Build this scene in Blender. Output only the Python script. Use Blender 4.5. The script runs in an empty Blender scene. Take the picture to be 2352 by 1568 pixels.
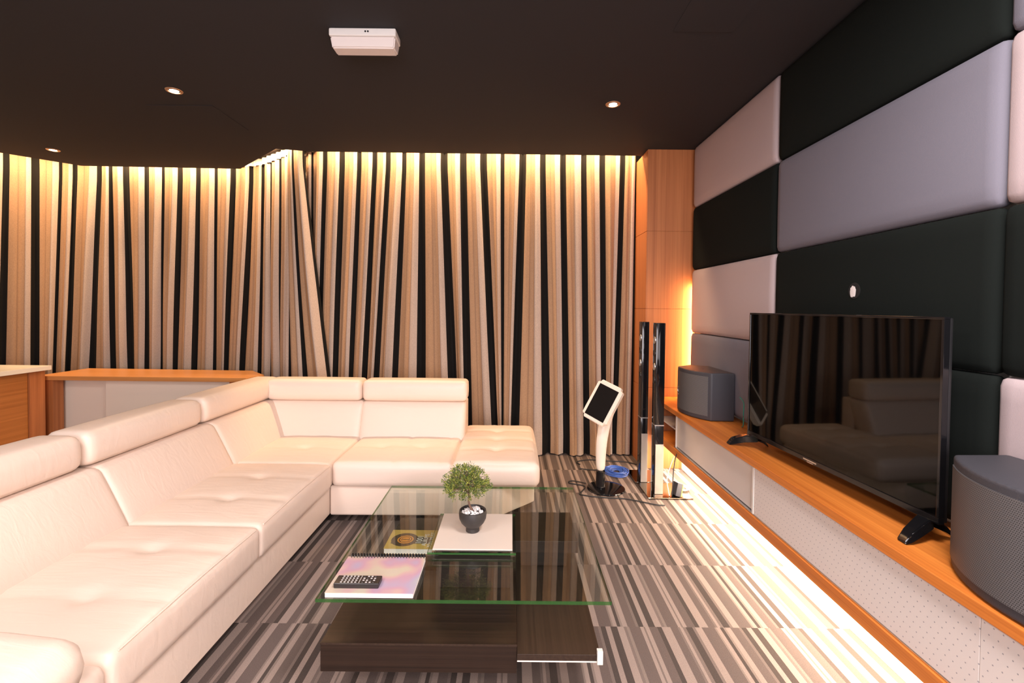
import bpy, bmesh, math, random
from mathutils import Vector, Matrix
random.seed(7)
R = math.radians
col = bpy.context.scene.collection
scn = bpy.context.scene
ORG = {}

# ------------------------------------------------------------------ helpers
def link(o, parent=None):
    col.objects.link(o)
    if parent is not None:
        o.parent = parent
    return o

def org(o):
    return ORG.get(o.name, Vector((0, 0, 0))) if o is not None else Vector((0, 0, 0))

def tag(o, label=None, cat=None, group=None, kind=None):
    if label: o['label'] = label
    if cat: o['category'] = cat
    if group: o['group'] = group
    if kind: o['kind'] = kind
    return o

def thing(name, label, cat, loc, group=None):
    o = bpy.data.objects.new(name, None)
    o.empty_display_size = 0.05
    o.location = loc
    link(o)
    ORG[o.name] = Vector(loc)
    return tag(o, label, cat, group)

def obj(name, bm, mat, parent=None, smooth=True, auto=35):
    """geometry is given in world metres; it is stored relative to its thing's base"""
    og = org(parent)
    if og.length:
        bmesh.ops.translate(bm, verts=bm.verts, vec=-og)
    bmesh.ops.recalc_face_normals(bm, faces=bm.faces)
    me = bpy.data.meshes.new(name)
    if smooth:
        for f in bm.faces: f.smooth = True
        lim = R(auto)
        for e in bm.edges:
            if len(e.link_faces) == 2 and e.calc_face_angle(0) > lim:
                e.smooth = False
    bm.to_mesh(me); bm.free()
    for m in (mat if isinstance(mat, (list, tuple)) else [mat]):
        me.materials.append(m)
    o = bpy.data.objects.new(name, me)
    link(o, parent)
    ORG[o.name] = og
    return o

def struct(name, bm, mat, parent=None, **k):
    o = obj(name, bm, mat, parent, **k)
    o['kind'] = 'structure'
    return o

def BM(): return bmesh.new()

def box(x0, x1, y0, y1, z0, z1, bev=0.0, seg=2, bm=None):
    b = BM() if bm is None else BM()
    bmesh.ops.create_cube(b, size=1)
    for v in b.verts:
        v.co = Vector(((x0+x1)/2 + v.co.x*(x1-x0), (y0+y1)/2 + v.co.y*(y1-y0), (z0+z1)/2 + v.co.z*(z1-z0)))
    if bev > 0:
        bmesh.ops.bevel(b, geom=list(b.edges), offset=bev, segments=seg, profile=0.6, affect='EDGES')
    if bm is not None:
        merge(bm, b); return bm
    return b

def merge(dst, src):
    me = bpy.data.meshes.new('tmp'); src.to_mesh(me); src.free()
    dst.from_mesh(me); bpy.data.meshes.remove(me)
    return dst

def prism(pts, z0, z1, bev=0.0, seg=2):
    b = BM()
    lo = [b.verts.new((x, y, z0)) for x, y in pts]
    hi = [b.verts.new((x, y, z1)) for x, y in pts]
    b.faces.new(lo[::-1]); b.faces.new(hi)
    n = len(pts)
    for i in range(n):
        b.faces.new((lo[i], lo[(i+1) % n], hi[(i+1) % n], hi[i]))
    bmesh.ops.recalc_face_normals(b, faces=b.faces)
    if bev > 0:
        bmesh.ops.bevel(b, geom=list(b.edges), offset=bev, segments=seg, profile=0.6, affect='EDGES')
    return b

def pillow(x0, x1, y0, y1, z0, z1, r, puff=(0, 0, 0), step=0.03, dimples=(), seams=(), wr=0.0):
    """soft upholstered block: rounded edges, swollen faces, button dimples and seams on the top"""
    c = Vector(((x0+x1)/2, (y0+y1)/2, (z0+z1)/2)); h = Vector(((x1-x0)/2, (y1-y0)/2, (z1-z0)/2))
    n = [max(4, min(46, int(2*h[i]/step))) for i in range(3)]
    b = BM(); grid = {}
    def vert(i, j, k):
        key = (i, j, k)
        if key not in grid:
            u = Vector((2*i/n[0]-1, 2*j/n[1]-1, 2*k/n[2]-1))
            # denser near edges
            u = Vector([math.copysign(1-(1-abs(t))**1.35, t) for t in u])
            p = Vector((u.x*h.x, u.y*h.y, u.z*h.z))
            q = Vector([max(-(h[a]-r), min(h[a]-r, p[a])) for a in range(3)])
            d = p-q
            if d.length > 1e-7:
                m = max(abs(d.x), abs(d.y), abs(d.z))
                p = q + d.normalized()*m
            for a in range(3):
                if puff[a]:
                    w = 1.0
                    for bx in range(3):
                        if bx != a: w *= max(0.0, 1-(u[bx])**2)**0.5
                    p[a] += puff[a]*w*(u[a])
            if u.z > 0.3:
                wz = (u.z-0.3)/0.7
                for dx, dy, dep, rad in dimples:
                    ex, ey = c.x+p.x-dx, c.y+p.y-dy
                    dd = math.hypot(ex, ey)
                    p.z -= dep*math.exp(-(dd/rad)**1.1*1.6)*wz
                for ax, pos, dep, wid in seams:
                    dd = abs((c.x+p.x if ax == 'x' else c.y+p.y)-pos)
                    p.z -= dep*math.exp(-(dd/wid)**2)*wz
                if wr:
                    p.z += wr*wz*math.sin((c.x+p.x)*31+3*math.sin((c.y+p.y)*9))*math.sin((c.y+p.y)*23+c.x*7)
            grid[key] = b.verts.new(c+p)
        return grid[key]
    for a in range(3):
        o1, o2 = [t for t in range(3) if t != a]
        for s in (0, n[a]):
            for i in range(n[o1]):
                for j in range(n[o2]):
                    def K(ii, jj):
                        l = [0, 0, 0]; l[a] = s; l[o1] = ii; l[o2] = jj
                        return vert(*l)
                    f = [K(i, j), K(i+1, j), K(i+1, j+1), K(i, j+1)]
                    try: b.faces.new(f)
                    except ValueError: pass
    bmesh.ops.recalc_face_normals(b, faces=b.faces)
    return b

def shear(b, fn):
    for v in b.verts: v.co = fn(v.co)
    return b

def lathe(profile, cx, cy, seg=32, bm=None):
    b = BM(); rings = []
    for r_, z in profile:
        if r_ < 1e-6: rings.append([b.verts.new((cx, cy, z))])
        else: rings.append([b.verts.new((cx+r_*math.cos(2*math.pi*i/seg), cy+r_*math.sin(2*math.pi*i/seg), z)) for i in range(seg)])
    for A, B in zip(rings, rings[1:]):
        for i in range(seg):
            a0, a1 = A[i % len(A)], A[(i+1) % len(A)]; b0, b1 = B[i % len(B)], B[(i+1) % len(B)]
            vs = []
            for v in (a0, a1, b1, b0):
                if v not in vs: vs.append(v)
            if len(vs) > 2: b.faces.new(vs)
    bmesh.ops.recalc_face_normals(b, faces=b.faces)
    if bm is not None: return merge(bm, b)
    return b

def tube(pts, rad, seg=8, bm=None, smoothn=4, closed=False):
    P = [Vector(p) for p in pts]
    if smoothn > 1 and len(P) > 2:
        Q = []
        m = len(P)
        for i in range(m-1):
            p0, p1, p2, p3 = P[max(0, i-1)], P[i], P[i+1], P[min(m-1, i+2)]
            for k in range(smoothn):
                t = k/smoothn
                Q.append(0.5*((2*p1)+(-p0+p2)*t+(2*p0-5*p1+4*p2-p3)*t*t+(-p0+3*p1-3*p2+p3)*t**3))
        Q.append(P[-1]); P = Q
    b = BM(); rings = []
    up = Vector((0, 0, 1))
    for i, p in enumerate(P):
        d = (P[min(i+1, len(P)-1)]-P[max(i-1, 0)]).normalized()
        s = d.cross(up)
        if s.length < 1e-3: s = d.cross(Vector((0, 1, 0)))
        s.normalize(); t = s.cross(d)
        rr = rad(i/(len(P)-1)) if callable(rad) else rad
        rings.append([b.verts.new(p+rr*(math.cos(2*math.pi*k/seg)*s+math.sin(2*math.pi*k/seg)*t)) for k in range(seg)])
    for A, B in zip(rings, rings[1:]):
        for k in range(seg): b.faces.new((A[k], A[(k+1) % seg], B[(k+1) % seg], B[k]))
    b.faces.new(rings[0][::-1]); b.faces.new(rings[-1])
    bmesh.ops.recalc_face_normals(b, faces=b.faces)
    if bm is not None: return merge(bm, b)
    return b

def text_bm(s, size, mtx, depth=0.0006):
    cu = bpy.data.curves.new('txt', 'FONT'); cu.body = s; cu.size = size; cu.extrude = depth
    cu.align_x = 'CENTER'; cu.align_y = 'CENTER'; cu.resolution_u = 3
    o = bpy.data.objects.new('txt', cu); col.objects.link(o)
    dg = bpy.context.evaluated_depsgraph_get(); dg.update()
    me = bpy.data.meshes.new_from_object(o.evaluated_get(dg))
    b = BM(); b.from_mesh(me)
    bpy.data.objects.remove(o); bpy.data.curves.remove(cu); bpy.data.meshes.remove(me)
    bmesh.ops.transform(b, matrix=mtx, verts=b.verts)
    return b

# ---------------------------------------------------------------- materials
def nt(name):
    m = bpy.data.materials.new(name); m.use_nodes = True
    t = m.node_tree; p = t.nodes['Principled BSDF']
    return m, t, p

def N(t, typ, **kw):
    n = t.nodes.new(typ)
    for k, v in kw.items():
        if hasattr(n, k) and not k.startswith('i_'): setattr(n, k, v)
    return n

def setin(n, **kw):
    for k, v in kw.items(): n.inputs[k.replace('_', ' ')].default_value = v

def mat(name, c, rough=0.5, metal=0.0, spec=0.5, bump=None, var=0.0, emit=None, coat=0.0, sheen=0.0):
    m, t, p = nt(name)
    p.inputs['Base Color'].default_value = (*c, 1)
    p.inputs['Roughness'].default_value = rough
    p.inputs['Metallic'].default_value = metal
    p.inputs['Specular IOR Level'].default_value = spec
    if coat: p.inputs['Coat Weight'].default_value = coat; p.inputs['Coat Roughness'].default_value = 0.05
    if sheen: p.inputs['Sheen Weight'].default_value = sheen
    tc = N(t, 'ShaderNodeTexCoord')
    if bump or var:
        no = N(t, 'ShaderNodeTexNoise'); no.inputs['Scale'].default_value = bump[0] if bump else 40
        no.inputs['Detail'].default_value = 5
        t.links.new(tc.outputs['Object'], no.inputs['Vector'])
        if bump:
            b = N(t, 'ShaderNodeBump'); b.inputs['Strength'].default_value = bump[1]; b.inputs['Distance'].default_value = 0.003
            t.links.new(no.outputs['Fac'], b.inputs['Height']); t.links.new(b.outputs['Normal'], p.inputs['Normal'])
        if var:
            mx = N(t, 'ShaderNodeMix', data_type='RGBA')
            mx.inputs['A'].default_value = (*[x*(1-var) for x in c], 1); mx.inputs['B'].default_value = (*[min(1, x*(1+var)) for x in c], 1)
            t.links.new(no.outputs['Fac'], mx.inputs['Factor']); t.links.new(mx.outputs['Result'], p.inputs['Base Color'])
    if emit:
        p.inputs['Emission Color'].default_value = (*emit[0], 1); p.inputs['Emission Strength'].default_value = emit[1]
    return m

def ramp(t, stops, interp='LINEAR'):
    r = N(t, 'ShaderNodeValToRGB'); r.color_ramp.interpolation = interp
    el = r.color_ramp.elements
    while len(el) > 1: el.remove(el[-1])
    el[0].position = stops[0][0]; el[0].color = (*stops[0][1], 1)
    for pos, c in stops[1:]:
        e = el.new(pos); e.color = (*c, 1)
    return r

def wood(name, c1, c2, axis='z', scale=1.0, rough=0.4, fine=60.0, spec=0.4):
    """straight veneer grain that runs along one axis"""
    m, t, p = nt(name)
    tc = N(t, 'ShaderNodeTexCoord'); mp = N(t, 'ShaderNodeMapping')
    s = {'x': (0.6, fine, fine), 'y': (fine, 0.6, fine), 'z': (fine, fine, 0.6)}[axis]
    mp.inputs['Scale'].default_value = [q*scale for q in s]
    t.links.new(tc.outputs['Object'], mp.inputs['Vector'])
    no = N(t, 'ShaderNodeTexNoise'); no.inputs['Scale'].default_value = 1.0; no.inputs['Detail'].default_value = 6; no.inputs['Roughness'].default_value = 0.65
    t.links.new(mp.outputs['Vector'], no.inputs['Vector'])
    rp = ramp(t, [(0.32, c1), (0.68, c2)])
    t.links.new(no.outputs['Fac'], rp.inputs['Fac']); t.links.new(rp.outputs['Color'], p.inputs['Base Color'])
    p.inputs['Roughness'].default_value = rough; p.inputs['Specular IOR Level'].default_value = spec
    b = N(t, 'ShaderNodeBump'); b.inputs['Strength'].default_value = 0.08; b.inputs['Distance'].default_value = 0.002
    t.links.new(no.outputs['Fac'], b.inputs['Height']); t.links.new(b.outputs['Normal'], p.inputs['Normal'])
    return m

def math_n(t, op, a, b=None, c=None):
    n = N(t, 'ShaderNodeMath'); n.operation = op
    for i, v in enumerate((a, b, c)):
        if v is None: continue
        if isinstance(v, (int, float)): n.inputs[i].default_value = v
        else: t.links.new(v, n.inputs[i])
    return n.outputs[0]

def carpet_mat():
    m, t, p = nt('striped_carpet')
    tc = N(t, 'ShaderNodeTexCoord'); sx = N(t, 'ShaderNodeSeparateXYZ')
    t.links.new(tc.outputs['Object'], sx.inputs[0])
    X, Y = sx.outputs[0], sx.outputs[1]
    row = math_n(t, 'FLOOR', math_n(t, 'DIVIDE', math_n(t, 'SUBTRACT', Y, 0.04), 0.5))
    wn = N(t, 'ShaderNodeTexWhiteNoise', noise_dimensions='1D'); t.links.new(row, wn.inputs['W'])
    sh = math_n(t, 'MULTIPLY', wn.outputs['Value'], 1.0)
    u = math_n(t, 'FRACT', math_n(t, 'DIVIDE', math_n(t, 'ADD', X, sh), 0.62))
    D = (.074, .058, .051); G = (.128, .098, .087); T = (.172, .133, .117); L = (.292, .228, .198); M = (.215, .168, .146)
    seq = [(D, 22), (L, 24), (T, 9), (M, 10), (G, 40), (L, 12), (T, 6), (L, 12), (G, 30), (D, 16), (L, 30), (G, 26), (T, 9), (L, 9), (T, 12),
           (D, 24), (T, 9), (L, 24), (G, 44), (M, 7), (L, 12), (D, 12), (M, 9), (L, 16), (G, 30), (T, 10), (D, 18), (L, 18)]
    tot = sum(w for _, w in seq); pos = 0; st = []
    for c, w in seq:
        st.append((pos/tot, c)); pos += w
    rp = ramp(t, st, 'CONSTANT'); t.links.new(u, rp.inputs['Fac'])
    # loop pile: fine diagonal weave
    no = N(t, 'ShaderNodeTexNoise'); no.inputs['Scale'].default_value = 260; no.inputs['Detail'].default_value = 2
    t.links.new(tc.outputs['Object'], no.inputs['Vector'])
    wv = math_n(t, 'SINE', math_n(t, 'ADD', math_n(t, 'MULTIPLY', X, 1300.0), math_n(t, 'MULTIPLY', Y, 900.0)))
    pile = math_n(t, 'ADD', math_n(t, 'MULTIPLY', wv, 0.10), math_n(t, 'MULTIPLY', math_n(t, 'SUBTRACT', no.outputs['Fac'], 0.5), 0.55))
    k = math_n(t, 'ADD', pile, 1.0)
    mx = N(t, 'ShaderNodeMix', data_type='RGBA'); mx.blend_type = 'MULTIPLY'; mx.inputs['Factor'].default_value = 1
    cb = N(t, 'ShaderNodeCombineColor')
    for i in range(3): t.links.new(k, cb.inputs[i])
    t.links.new(rp.outputs['Color'], mx.inputs['A']); t.links.new(cb.outputs[0], mx.inputs['B'])
    t.links.new(mx.outputs['Result'], p.inputs['Base Color'])
    p.inputs['Roughness'].default_value = 0.95; p.inputs['Specular IOR Level'].default_value = 0.1
    b = N(t, 'ShaderNodeBump'); b.inputs['Strength'].default_value = 0.4; b.inputs['Distance'].default_value = 0.004
    t.links.new(no.outputs['Fac'], b.inputs['Height']); t.links.new(b.outputs['Normal'], p.inputs['Normal'])
    return m

def curtain_mat():
    m, t, p = nt('striped_curtain')
    uv = N(t, 'ShaderNodeUVMap'); uv.uv_map = 'UVMap'
    sx = N(t, 'ShaderNodeSeparateXYZ'); t.links.new(uv.outputs[0], sx.inputs[0])
    u = math_n(t, 'FRACT', sx.outputs[0])
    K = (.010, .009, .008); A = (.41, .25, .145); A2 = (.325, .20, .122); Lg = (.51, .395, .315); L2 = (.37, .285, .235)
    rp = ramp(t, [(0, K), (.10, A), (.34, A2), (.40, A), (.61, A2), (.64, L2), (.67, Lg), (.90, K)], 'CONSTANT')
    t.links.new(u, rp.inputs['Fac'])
    tc = N(t, 'ShaderNodeTexCoord')
    mp = N(t, 'ShaderNodeMapping'); mp.inputs['Scale'].default_value = (160, 160, 90); t.links.new(tc.outputs['Object'], mp.inputs['Vector'])
    no = N(t, 'ShaderNodeTexNoise'); no.inputs['Scale'].default_value = 1; no.inputs['Detail'].default_value = 3
    t.links.new(mp.outputs[0], no.inputs['Vector'])
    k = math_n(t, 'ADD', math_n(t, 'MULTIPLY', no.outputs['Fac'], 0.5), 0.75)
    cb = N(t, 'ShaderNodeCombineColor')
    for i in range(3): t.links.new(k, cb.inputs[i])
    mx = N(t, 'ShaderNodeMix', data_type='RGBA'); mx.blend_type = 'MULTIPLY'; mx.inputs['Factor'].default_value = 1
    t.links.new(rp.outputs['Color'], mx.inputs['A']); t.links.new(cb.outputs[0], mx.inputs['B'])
    t.links.new(mx.outputs['Result'], p.inputs['Base Color'])
    p.inputs['Roughness'].default_value = 0.9; p.inputs['Specular IOR Level'].default_value = 0.15
    b = N(t, 'ShaderNodeBump'); b.inputs['Strength'].default_value = 0.15; b.inputs['Distance'].default_value = 0.002
    t.links.new(no.outputs['Fac'], b.inputs['Height']); t.links.new(b.outputs['Normal'], p.inputs['Normal'])
    return m

def dots_mat(name, base, dot, spacing, rad, ax=('y', 'z'), rough=0.35, stagger=True, spec=0.5, bump=0.0):
    """panel drilled with a regular staggered grid of small holes"""
    m, t, p = nt(name)
    tc = N(t, 'ShaderNodeTexCoord'); sx = N(t, 'ShaderNodeSeparateXYZ'); t.links.new(tc.outputs['Object'], sx.inputs[0])
    i = {'x': 0, 'y': 1, 'z': 2}
    a = math_n(t, 'DIVIDE', sx.outputs[i[ax[0]]], spacing); b = math_n(t, 'DIVIDE', sx.outputs[i[ax[1]]], spacing)
    if stagger:
        rowp = math_n(t, 'MULTIPLY', math_n(t, 'FLOORED_MODULO', math_n(t, 'FLOOR', b), 2.0), 0.5)
        a = math_n(t, 'ADD', a, rowp)
    fa = math_n(t, 'SUBTRACT', math_n(t, 'FRACT', a), 0.5); fb = math_n(t, 'SUBTRACT', math_n(t, 'FRACT', b), 0.5)
    d = math_n(t, 'SQRT', math_n(t, 'ADD', math_n(t, 'MULTIPLY', fa, fa), math_n(t, 'MULTIPLY', fb, fb)))
    f = math_n(t, 'LESS_THAN', d, rad/spacing)
    mx = N(t, 'ShaderNodeMix', data_type='RGBA'); mx.inputs['A'].default_value = (*base, 1); mx.inputs['B'].default_value = (*dot, 1)
    t.links.new(f, mx.inputs['Factor']); t.links.new(mx.outputs['Result'], p.inputs['Base Color'])
    p.inputs['Roughness'].default_value = rough; p.inputs['Specular IOR Level'].default_value = spec
    return m

def glass_mat(name, tint, ior=1.5):
    m = bpy.data.materials.new(name); m.use_nodes = True; t = m.node_tree
    t.nodes.remove(t.nodes['Principled BSDF'])
    out = t.nodes['Material Output']
    tr = N(t, 'ShaderNodeBsdfTransparent'); tr.inputs[0].default_value = (*tint, 1)
    gl = N(t, 'ShaderNodeBsdfGlossy'); gl.inputs['Roughness'].default_value = 0.0; gl.inputs[0].default_value = (1, 1, 1, 1)
    fr = N(t, 'ShaderNodeFresnel'); ge = N(t, 'ShaderNodeNewGeometry')
    io = N(t, 'ShaderNodeMix', data_type='FLOAT'); io.inputs['A'].default_value = ior; io.inputs['B'].default_value = 1/ior
    t.links.new(ge.outputs['Backfacing'], io.inputs['Factor']); t.links.new(io.outputs['Result'], fr.inputs[0])
    mx = N(t, 'ShaderNodeMixShader')
    t.links.new(fr.outputs[0], mx.inputs[0]); t.links.new(tr.outputs[0], mx.inputs[1]); t.links.new(gl.outputs[0], mx.inputs[2])
    t.links.new(mx.outputs[0], out.inputs[0])
    return m

def edge_mat():
    m = bpy.data.materials.new('green_glass_edge'); m.use_nodes = True; t = m.node_tree; p = t.nodes['Principled BSDF']
    p.inputs['Base Color'].default_value = (.035, .12, .03, 1); p.inputs['Roughness'].default_value = .1
    tr = N(t, 'ShaderNodeBsdfTransparent'); tr.inputs[0].default_value = (.36, .52, .30, 1)
    mx = N(t, 'ShaderNodeMixShader'); mx.inputs[0].default_value = .55
    t.links.new(p.outputs[0], mx.inputs[2]); t.links.new(tr.outputs[0], mx.inputs[1]); t.links.new(mx.outputs[0], t.nodes['Material Output'].inputs[0])
    return m

def notebook_mat():
    m, t, p = nt('iridescent_cover')
    tc = N(t, 'ShaderNodeTexCoord')
    no = N(t, 'ShaderNodeTexNoise'); no.inputs['Scale'].default_value = 9; no.inputs['Detail'].default_value = 1
    t.links.new(tc.outputs['Object'], no.inputs['Vector'])
    rp = ramp(t, [(.30, (.60, .52, .42)), (.42, (.60, .53, .40)), (.5, (.62, .42, .39)), (.58, (.56, .33, .42)), (.68, (.45, .37, .52)), (.8, (.43, .46, .50))])
    t.links.new(no.outputs['Fac'], rp.inputs['Fac'])
    sx = N(t, 'ShaderNodeSeparateXYZ'); t.links.new(tc.outputs['Object'], sx.inputs[0])
    w1 = math_n(t, 'SINE', math_n(t, 'MULTIPLY', math_n(t, 'ADD', sx.outputs[0], sx.outputs[1]), 1150.0))
    w2 = math_n(t, 'SINE', math_n(t, 'MULTIPLY', math_n(t, 'SUBTRACT', sx.outputs[0], sx.outputs[1]), 1150.0))
    f = math_n(t, 'GREATER_THAN', math_n(t, 'MULTIPLY', w1, w2), 0.25)
    mx = N(t, 'ShaderNodeMix', data_type='RGBA'); mx.inputs['B'].default_value = (.36, .27, .27, 1)
    t.links.new(math_n(t, 'MULTIPLY', f, 0.45), mx.inputs['Factor']); t.links.new(rp.outputs['Color'], mx.inputs['A'])
    t.links.new(mx.outputs['Result'], p.inputs['Base Color'])
    p.inputs['Roughness'].default_value = 0.4; p.inputs['Metallic'].default_value = 0.1
    return m

def leaf_mat():
    m, t, p = nt('conifer_leaf')
    g = N(t, 'ShaderNodeNewGeometry')
    rp = ramp(t, [(0, (.028, .06, .018)), (.4, (.085, .14, .025)), (.72, (.24, .27, .04)), (1, (.40, .40, .07))])
    t.links.new(g.outputs['Random Per Island'], rp.inputs['Fac']); t.links.new(rp.outputs['Color'], p.inputs['Base Color'])
    p.inputs['Roughness'].default_value = 0.6
    return m

def leather_wrinkles(m):
    # fine grain plus long soft stretch wrinkles
    t = m.node_tree; p = t.nodes['Principled BSDF']
    tc = N(t, 'ShaderNodeTexCoord')
    g = N(t, 'ShaderNodeTexNoise'); g.inputs['Scale'].default_value = 260; g.inputs['Detail'].default_value = 3
    mp = N(t, 'ShaderNodeMapping'); mp.inputs['Scale'].default_value = (5, 22, 9); mp.inputs['Rotation'].default_value = (0, 0, .25)
    wv = N(t, 'ShaderNodeTexNoise'); wv.inputs['Scale'].default_value = 1.0; wv.inputs['Detail'].default_value = 4; wv.inputs['Distortion'].default_value = 1.2
    t.links.new(tc.outputs['Object'], g.inputs['Vector']); t.links.new(tc.outputs['Object'], mp.inputs['Vector']); t.links.new(mp.outputs[0], wv.inputs['Vector'])
    b1 = N(t, 'ShaderNodeBump'); b1.inputs['Strength'].default_value = .07; b1.inputs['Distance'].default_value = .002
    b2 = N(t, 'ShaderNodeBump'); b2.inputs['Strength'].default_value = .15; b2.inputs['Distance'].default_value = .012
    t.links.new(g.outputs['Fac'], b1.inputs['Height']); t.links.new(wv.outputs['Fac'], b2.inputs['Height'])
    t.links.new(b1.outputs[0], b2.inputs['Normal']); t.links.new(b2.outputs[0], p.inputs['Normal'])

M = {}
M['carpet'] = carpet_mat()
M['curtain'] = curtain_mat()
M['ceiling'] = mat('charcoal_ceiling', (.034, .0325, .0345), 0.75, spec=0.15, bump=(60, .05))
M['white_wall'] = mat('white_paint', (.80, .76, .70), 0.8, bump=(80, .05))
M['beige_wall'] = mat('beige_paint', (.45, .40, .36), 0.85)
M['leather'] = mat('cream_leather', (.79, .645, .545), 0.42, spec=0.4)
leather_wrinkles(M['leather'])
M['leather_side'] = M['leather']
M['black_plastic'] = mat('black_plastic', (.012, .012, .013), 0.35)
M['black_gloss'] = mat('black_gloss', (.006, .006, .007), 0.08, spec=0.5)
M['screen'] = mat('screen_glass', (.0015, .0015, .0015), 0.035, spec=0.26)
M['tablet_screen'] = mat('tablet_screen', (.012, .010, .009), 0.10, spec=0.8)
M['wood_wall'] = wood('oak_veneer_upright', (.37, .115, .034), (.53, .19, .062), 'z', fine=45, rough=0.5)
M['wood_top'] = wood('oak_veneer_lengthwise', (.50, .138, .023), (.74, .25, .046), 'y', fine=55, rough=0.35)
M['wood_desk'] = wood('oak_veneer_crosswise', (.55, .22, .06), (.72, .32, .10), 'x', fine=45, rough=0.35)
M['wood_island'] = wood('oak_veneer_cabinet', (.36, .12, .025), (.52, .19, .045), 'y', fine=50, rough=0.45)
M['wenge'] = wood('dark_wenge', (.011, .006, .004), (.028, .0145, .009), 'x', fine=90, rough=0.30, spec=0.5)
M['wenge_y'] = wood('dark_wenge_shelf', (.022, .012, .008), (.042, .024, .015), 'y', fine=110, rough=0.35, spec=0.5)
M['glass'] = glass_mat('clear_glass', (.90, .94, .91))
M['glass_edge'] = edge_mat()
M['acrylic'] = mat('frosted_acrylic', (.72, .66, .60), 0.2, spec=0.7)
M['tile'] = mat('cream_tile', (.66, .57, .49), .3)
M['desk_white'] = mat('desk_white', (.86, .75, .63), .35)
M['white_lacquer'] = mat('white_lacquer', (.86, .82, .76), 0.22, spec=0.5)
M['console_white'] = mat('console_white', (.74, .68, .64), 0.25, spec=0.5)
M['console_perf'] = dots_mat('console_perforated', (.74, .68, .65), (.36, .34, .36), 0.024, 0.0021)
M['cream_stone'] = mat('cream_worktop', (.86, .80, .68), 0.3, spec=0.5)
M['panel_white'] = mat('pale_fabric', (.455, .375, .385), 0.95, spec=0.1, bump=(420, .18), var=.06)
M['panel_grey'] = mat('grey_fabric', (.172, .168, .205), 0.95, spec=0.1, bump=(420, .18), var=.06)
M['panel_black'] = mat('black_fabric', (.008, .0105, .0095), 0.95, spec=0.1, bump=(420, .15), var=.1)
M['silver'] = mat('brushed_silver', (.70, .70, .70), 0.3, metal=1.0)
M['satin_cover'] = mat('satin_cover', (.58, .52, .47), 0.18, metal=.55)
M['chrome'] = mat('chrome', (.85, .85, .85), 0.08, metal=1.0)
M['mirror_plate'] = mat('mirror_black_plate', (.30, .25, .20), 0.05, metal=1.0)
M['speaker_body'] = mat('grey_speaker_shell', (.042, .042, .051), 0.55, bump=(300, .2))
M['grille'] = dots_mat('speaker_grille', (.13, .125, .13), (.035, .035, .036), 0.0055, 0.0019, ('y', 'z'), rough=0.5)
M['white_plastic'] = mat('white_plastic', (.82, .79, .75), 0.3)
M['lens'] = mat('ribbed_lens', (.78, .70, .66), 0.35, emit=None)
M['pot'] = mat('matte_black_pot', (.028, .024, .023), 0.45, bump=(150, .1))
M['pebble'] = mat('white_pebble', (.80, .77, .76), 0.6, bump=(80, .2))
M['bark'] = mat('bark', (.16, .09, .06), 0.8, bump=(180, .5))
M['leaf'] = leaf_mat()
M['book_cover'] = mat('ochre_cover', (.62, .40, .10), 0.35, var=.15)
M['book_dark'] = mat('dark_print', (.075, .045, .03), 0.4)
M['book_orange'] = mat('orange_print', (.78, .30, .05), 0.4)
M['paper'] = mat('paper', (.86, .80, .76), 0.7)
M['nb_cover'] = notebook_mat()
M['remote'] = mat('remote_black', (.020, .017, .017), 0.35)
M['button'] = mat('grey_button', (.45, .42, .40), 0.5)
M['red_button'] = mat('red_button', (.65, .06, .05), 0.5)
M['blue_cable'] = mat('blue_cable', (.05, .13, .48), 0.4)
M['black_cable'] = mat('black_cable', (.015, .014, .014), 0.5)
M['white_cable'] = mat('white_cable', (.75, .74, .74), 0.4)
M['lamp'] = mat('lamp_glow', (1, .9, .8), 0.5, emit=((1, .88, .74), 26))
M['lamp_ring'] = mat('lamp_ring', (.62, .38, .22), 0.3, metal=0.7)
M['ivory'] = mat('ivory_plastic', (.84, .74, .62), 0.3, spec=0.5)
M['green_wire'] = mat('teal_wire', (.02, .28, .22), 0.3)
M['yellow'] = mat('yellow_edge', (.75, .72, .08), 0.5)
M['foam'] = mat('white_foam', (.80, .74, .72), 0.8, bump=(120, .6))
M['dark_void'] = mat('dark_void', (.006, .005, .005), 0.9)
M['niche'] = mat('niche_grey', (.60, .57, .58), 0.6)

# ------------------------------------------------------------------ setting
CZ = 2.78
struct('floor', box(-6.5, 2.0, -3.2, 5.6, -0.06, 0.0), M['carpet'])
cove = [(2.0, -3.2), (2.0, 4.12), (1.183, 4.12), (1.183, 4.28), (-1.83, 4.25), (-2.10, 4.185), (-2.775, 4.81), (-4.345, 4.76), (-4.735, 4.37), (-6.4, 2.35), (-6.4, -3.2)]
struct('ceiling', prism(cove, CZ, 2.955), M['ceiling'], smooth=False)
struct('ceiling_1', box(-6.5, 2.0, 2.0, 5.6, 2.96, 3.0), M['white_wall'], smooth=False)
wb = [(-6.3, 3.1), (-4.78, 5.14), (-2.62, 5.20), (-1.90, 4.64), (1.17, 4.64)]
b = BM()
for (xa, ya), (xb, yb) in zip(wb, wb[1:]):
    dx, dy = xb-xa, yb-ya; L = math.hypot(dx, dy); nx, ny = -dy/L*.1, dx/L*.1
    merge(b, prism([(xa, ya), (xb, yb), (xb+nx, yb+ny), (xa+nx, ya+ny)], 0, 2.955))
struct('wall_back', b, M['white_wall'], smooth=False)
struct('wall_right', box(1.605, 1.75, -3.2, 4.10, 0, CZ), M['white_wall'], smooth=False)
struct('wall_left', box(-6.45, -6.3, -3.2, 3.2, 0, CZ), M['beige_wall'], smooth=False)
struct('wall_front', box(-6.4, 1.75, -3.2, -3.05, 0, CZ), M['beige_wall'], smooth=False)
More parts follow.
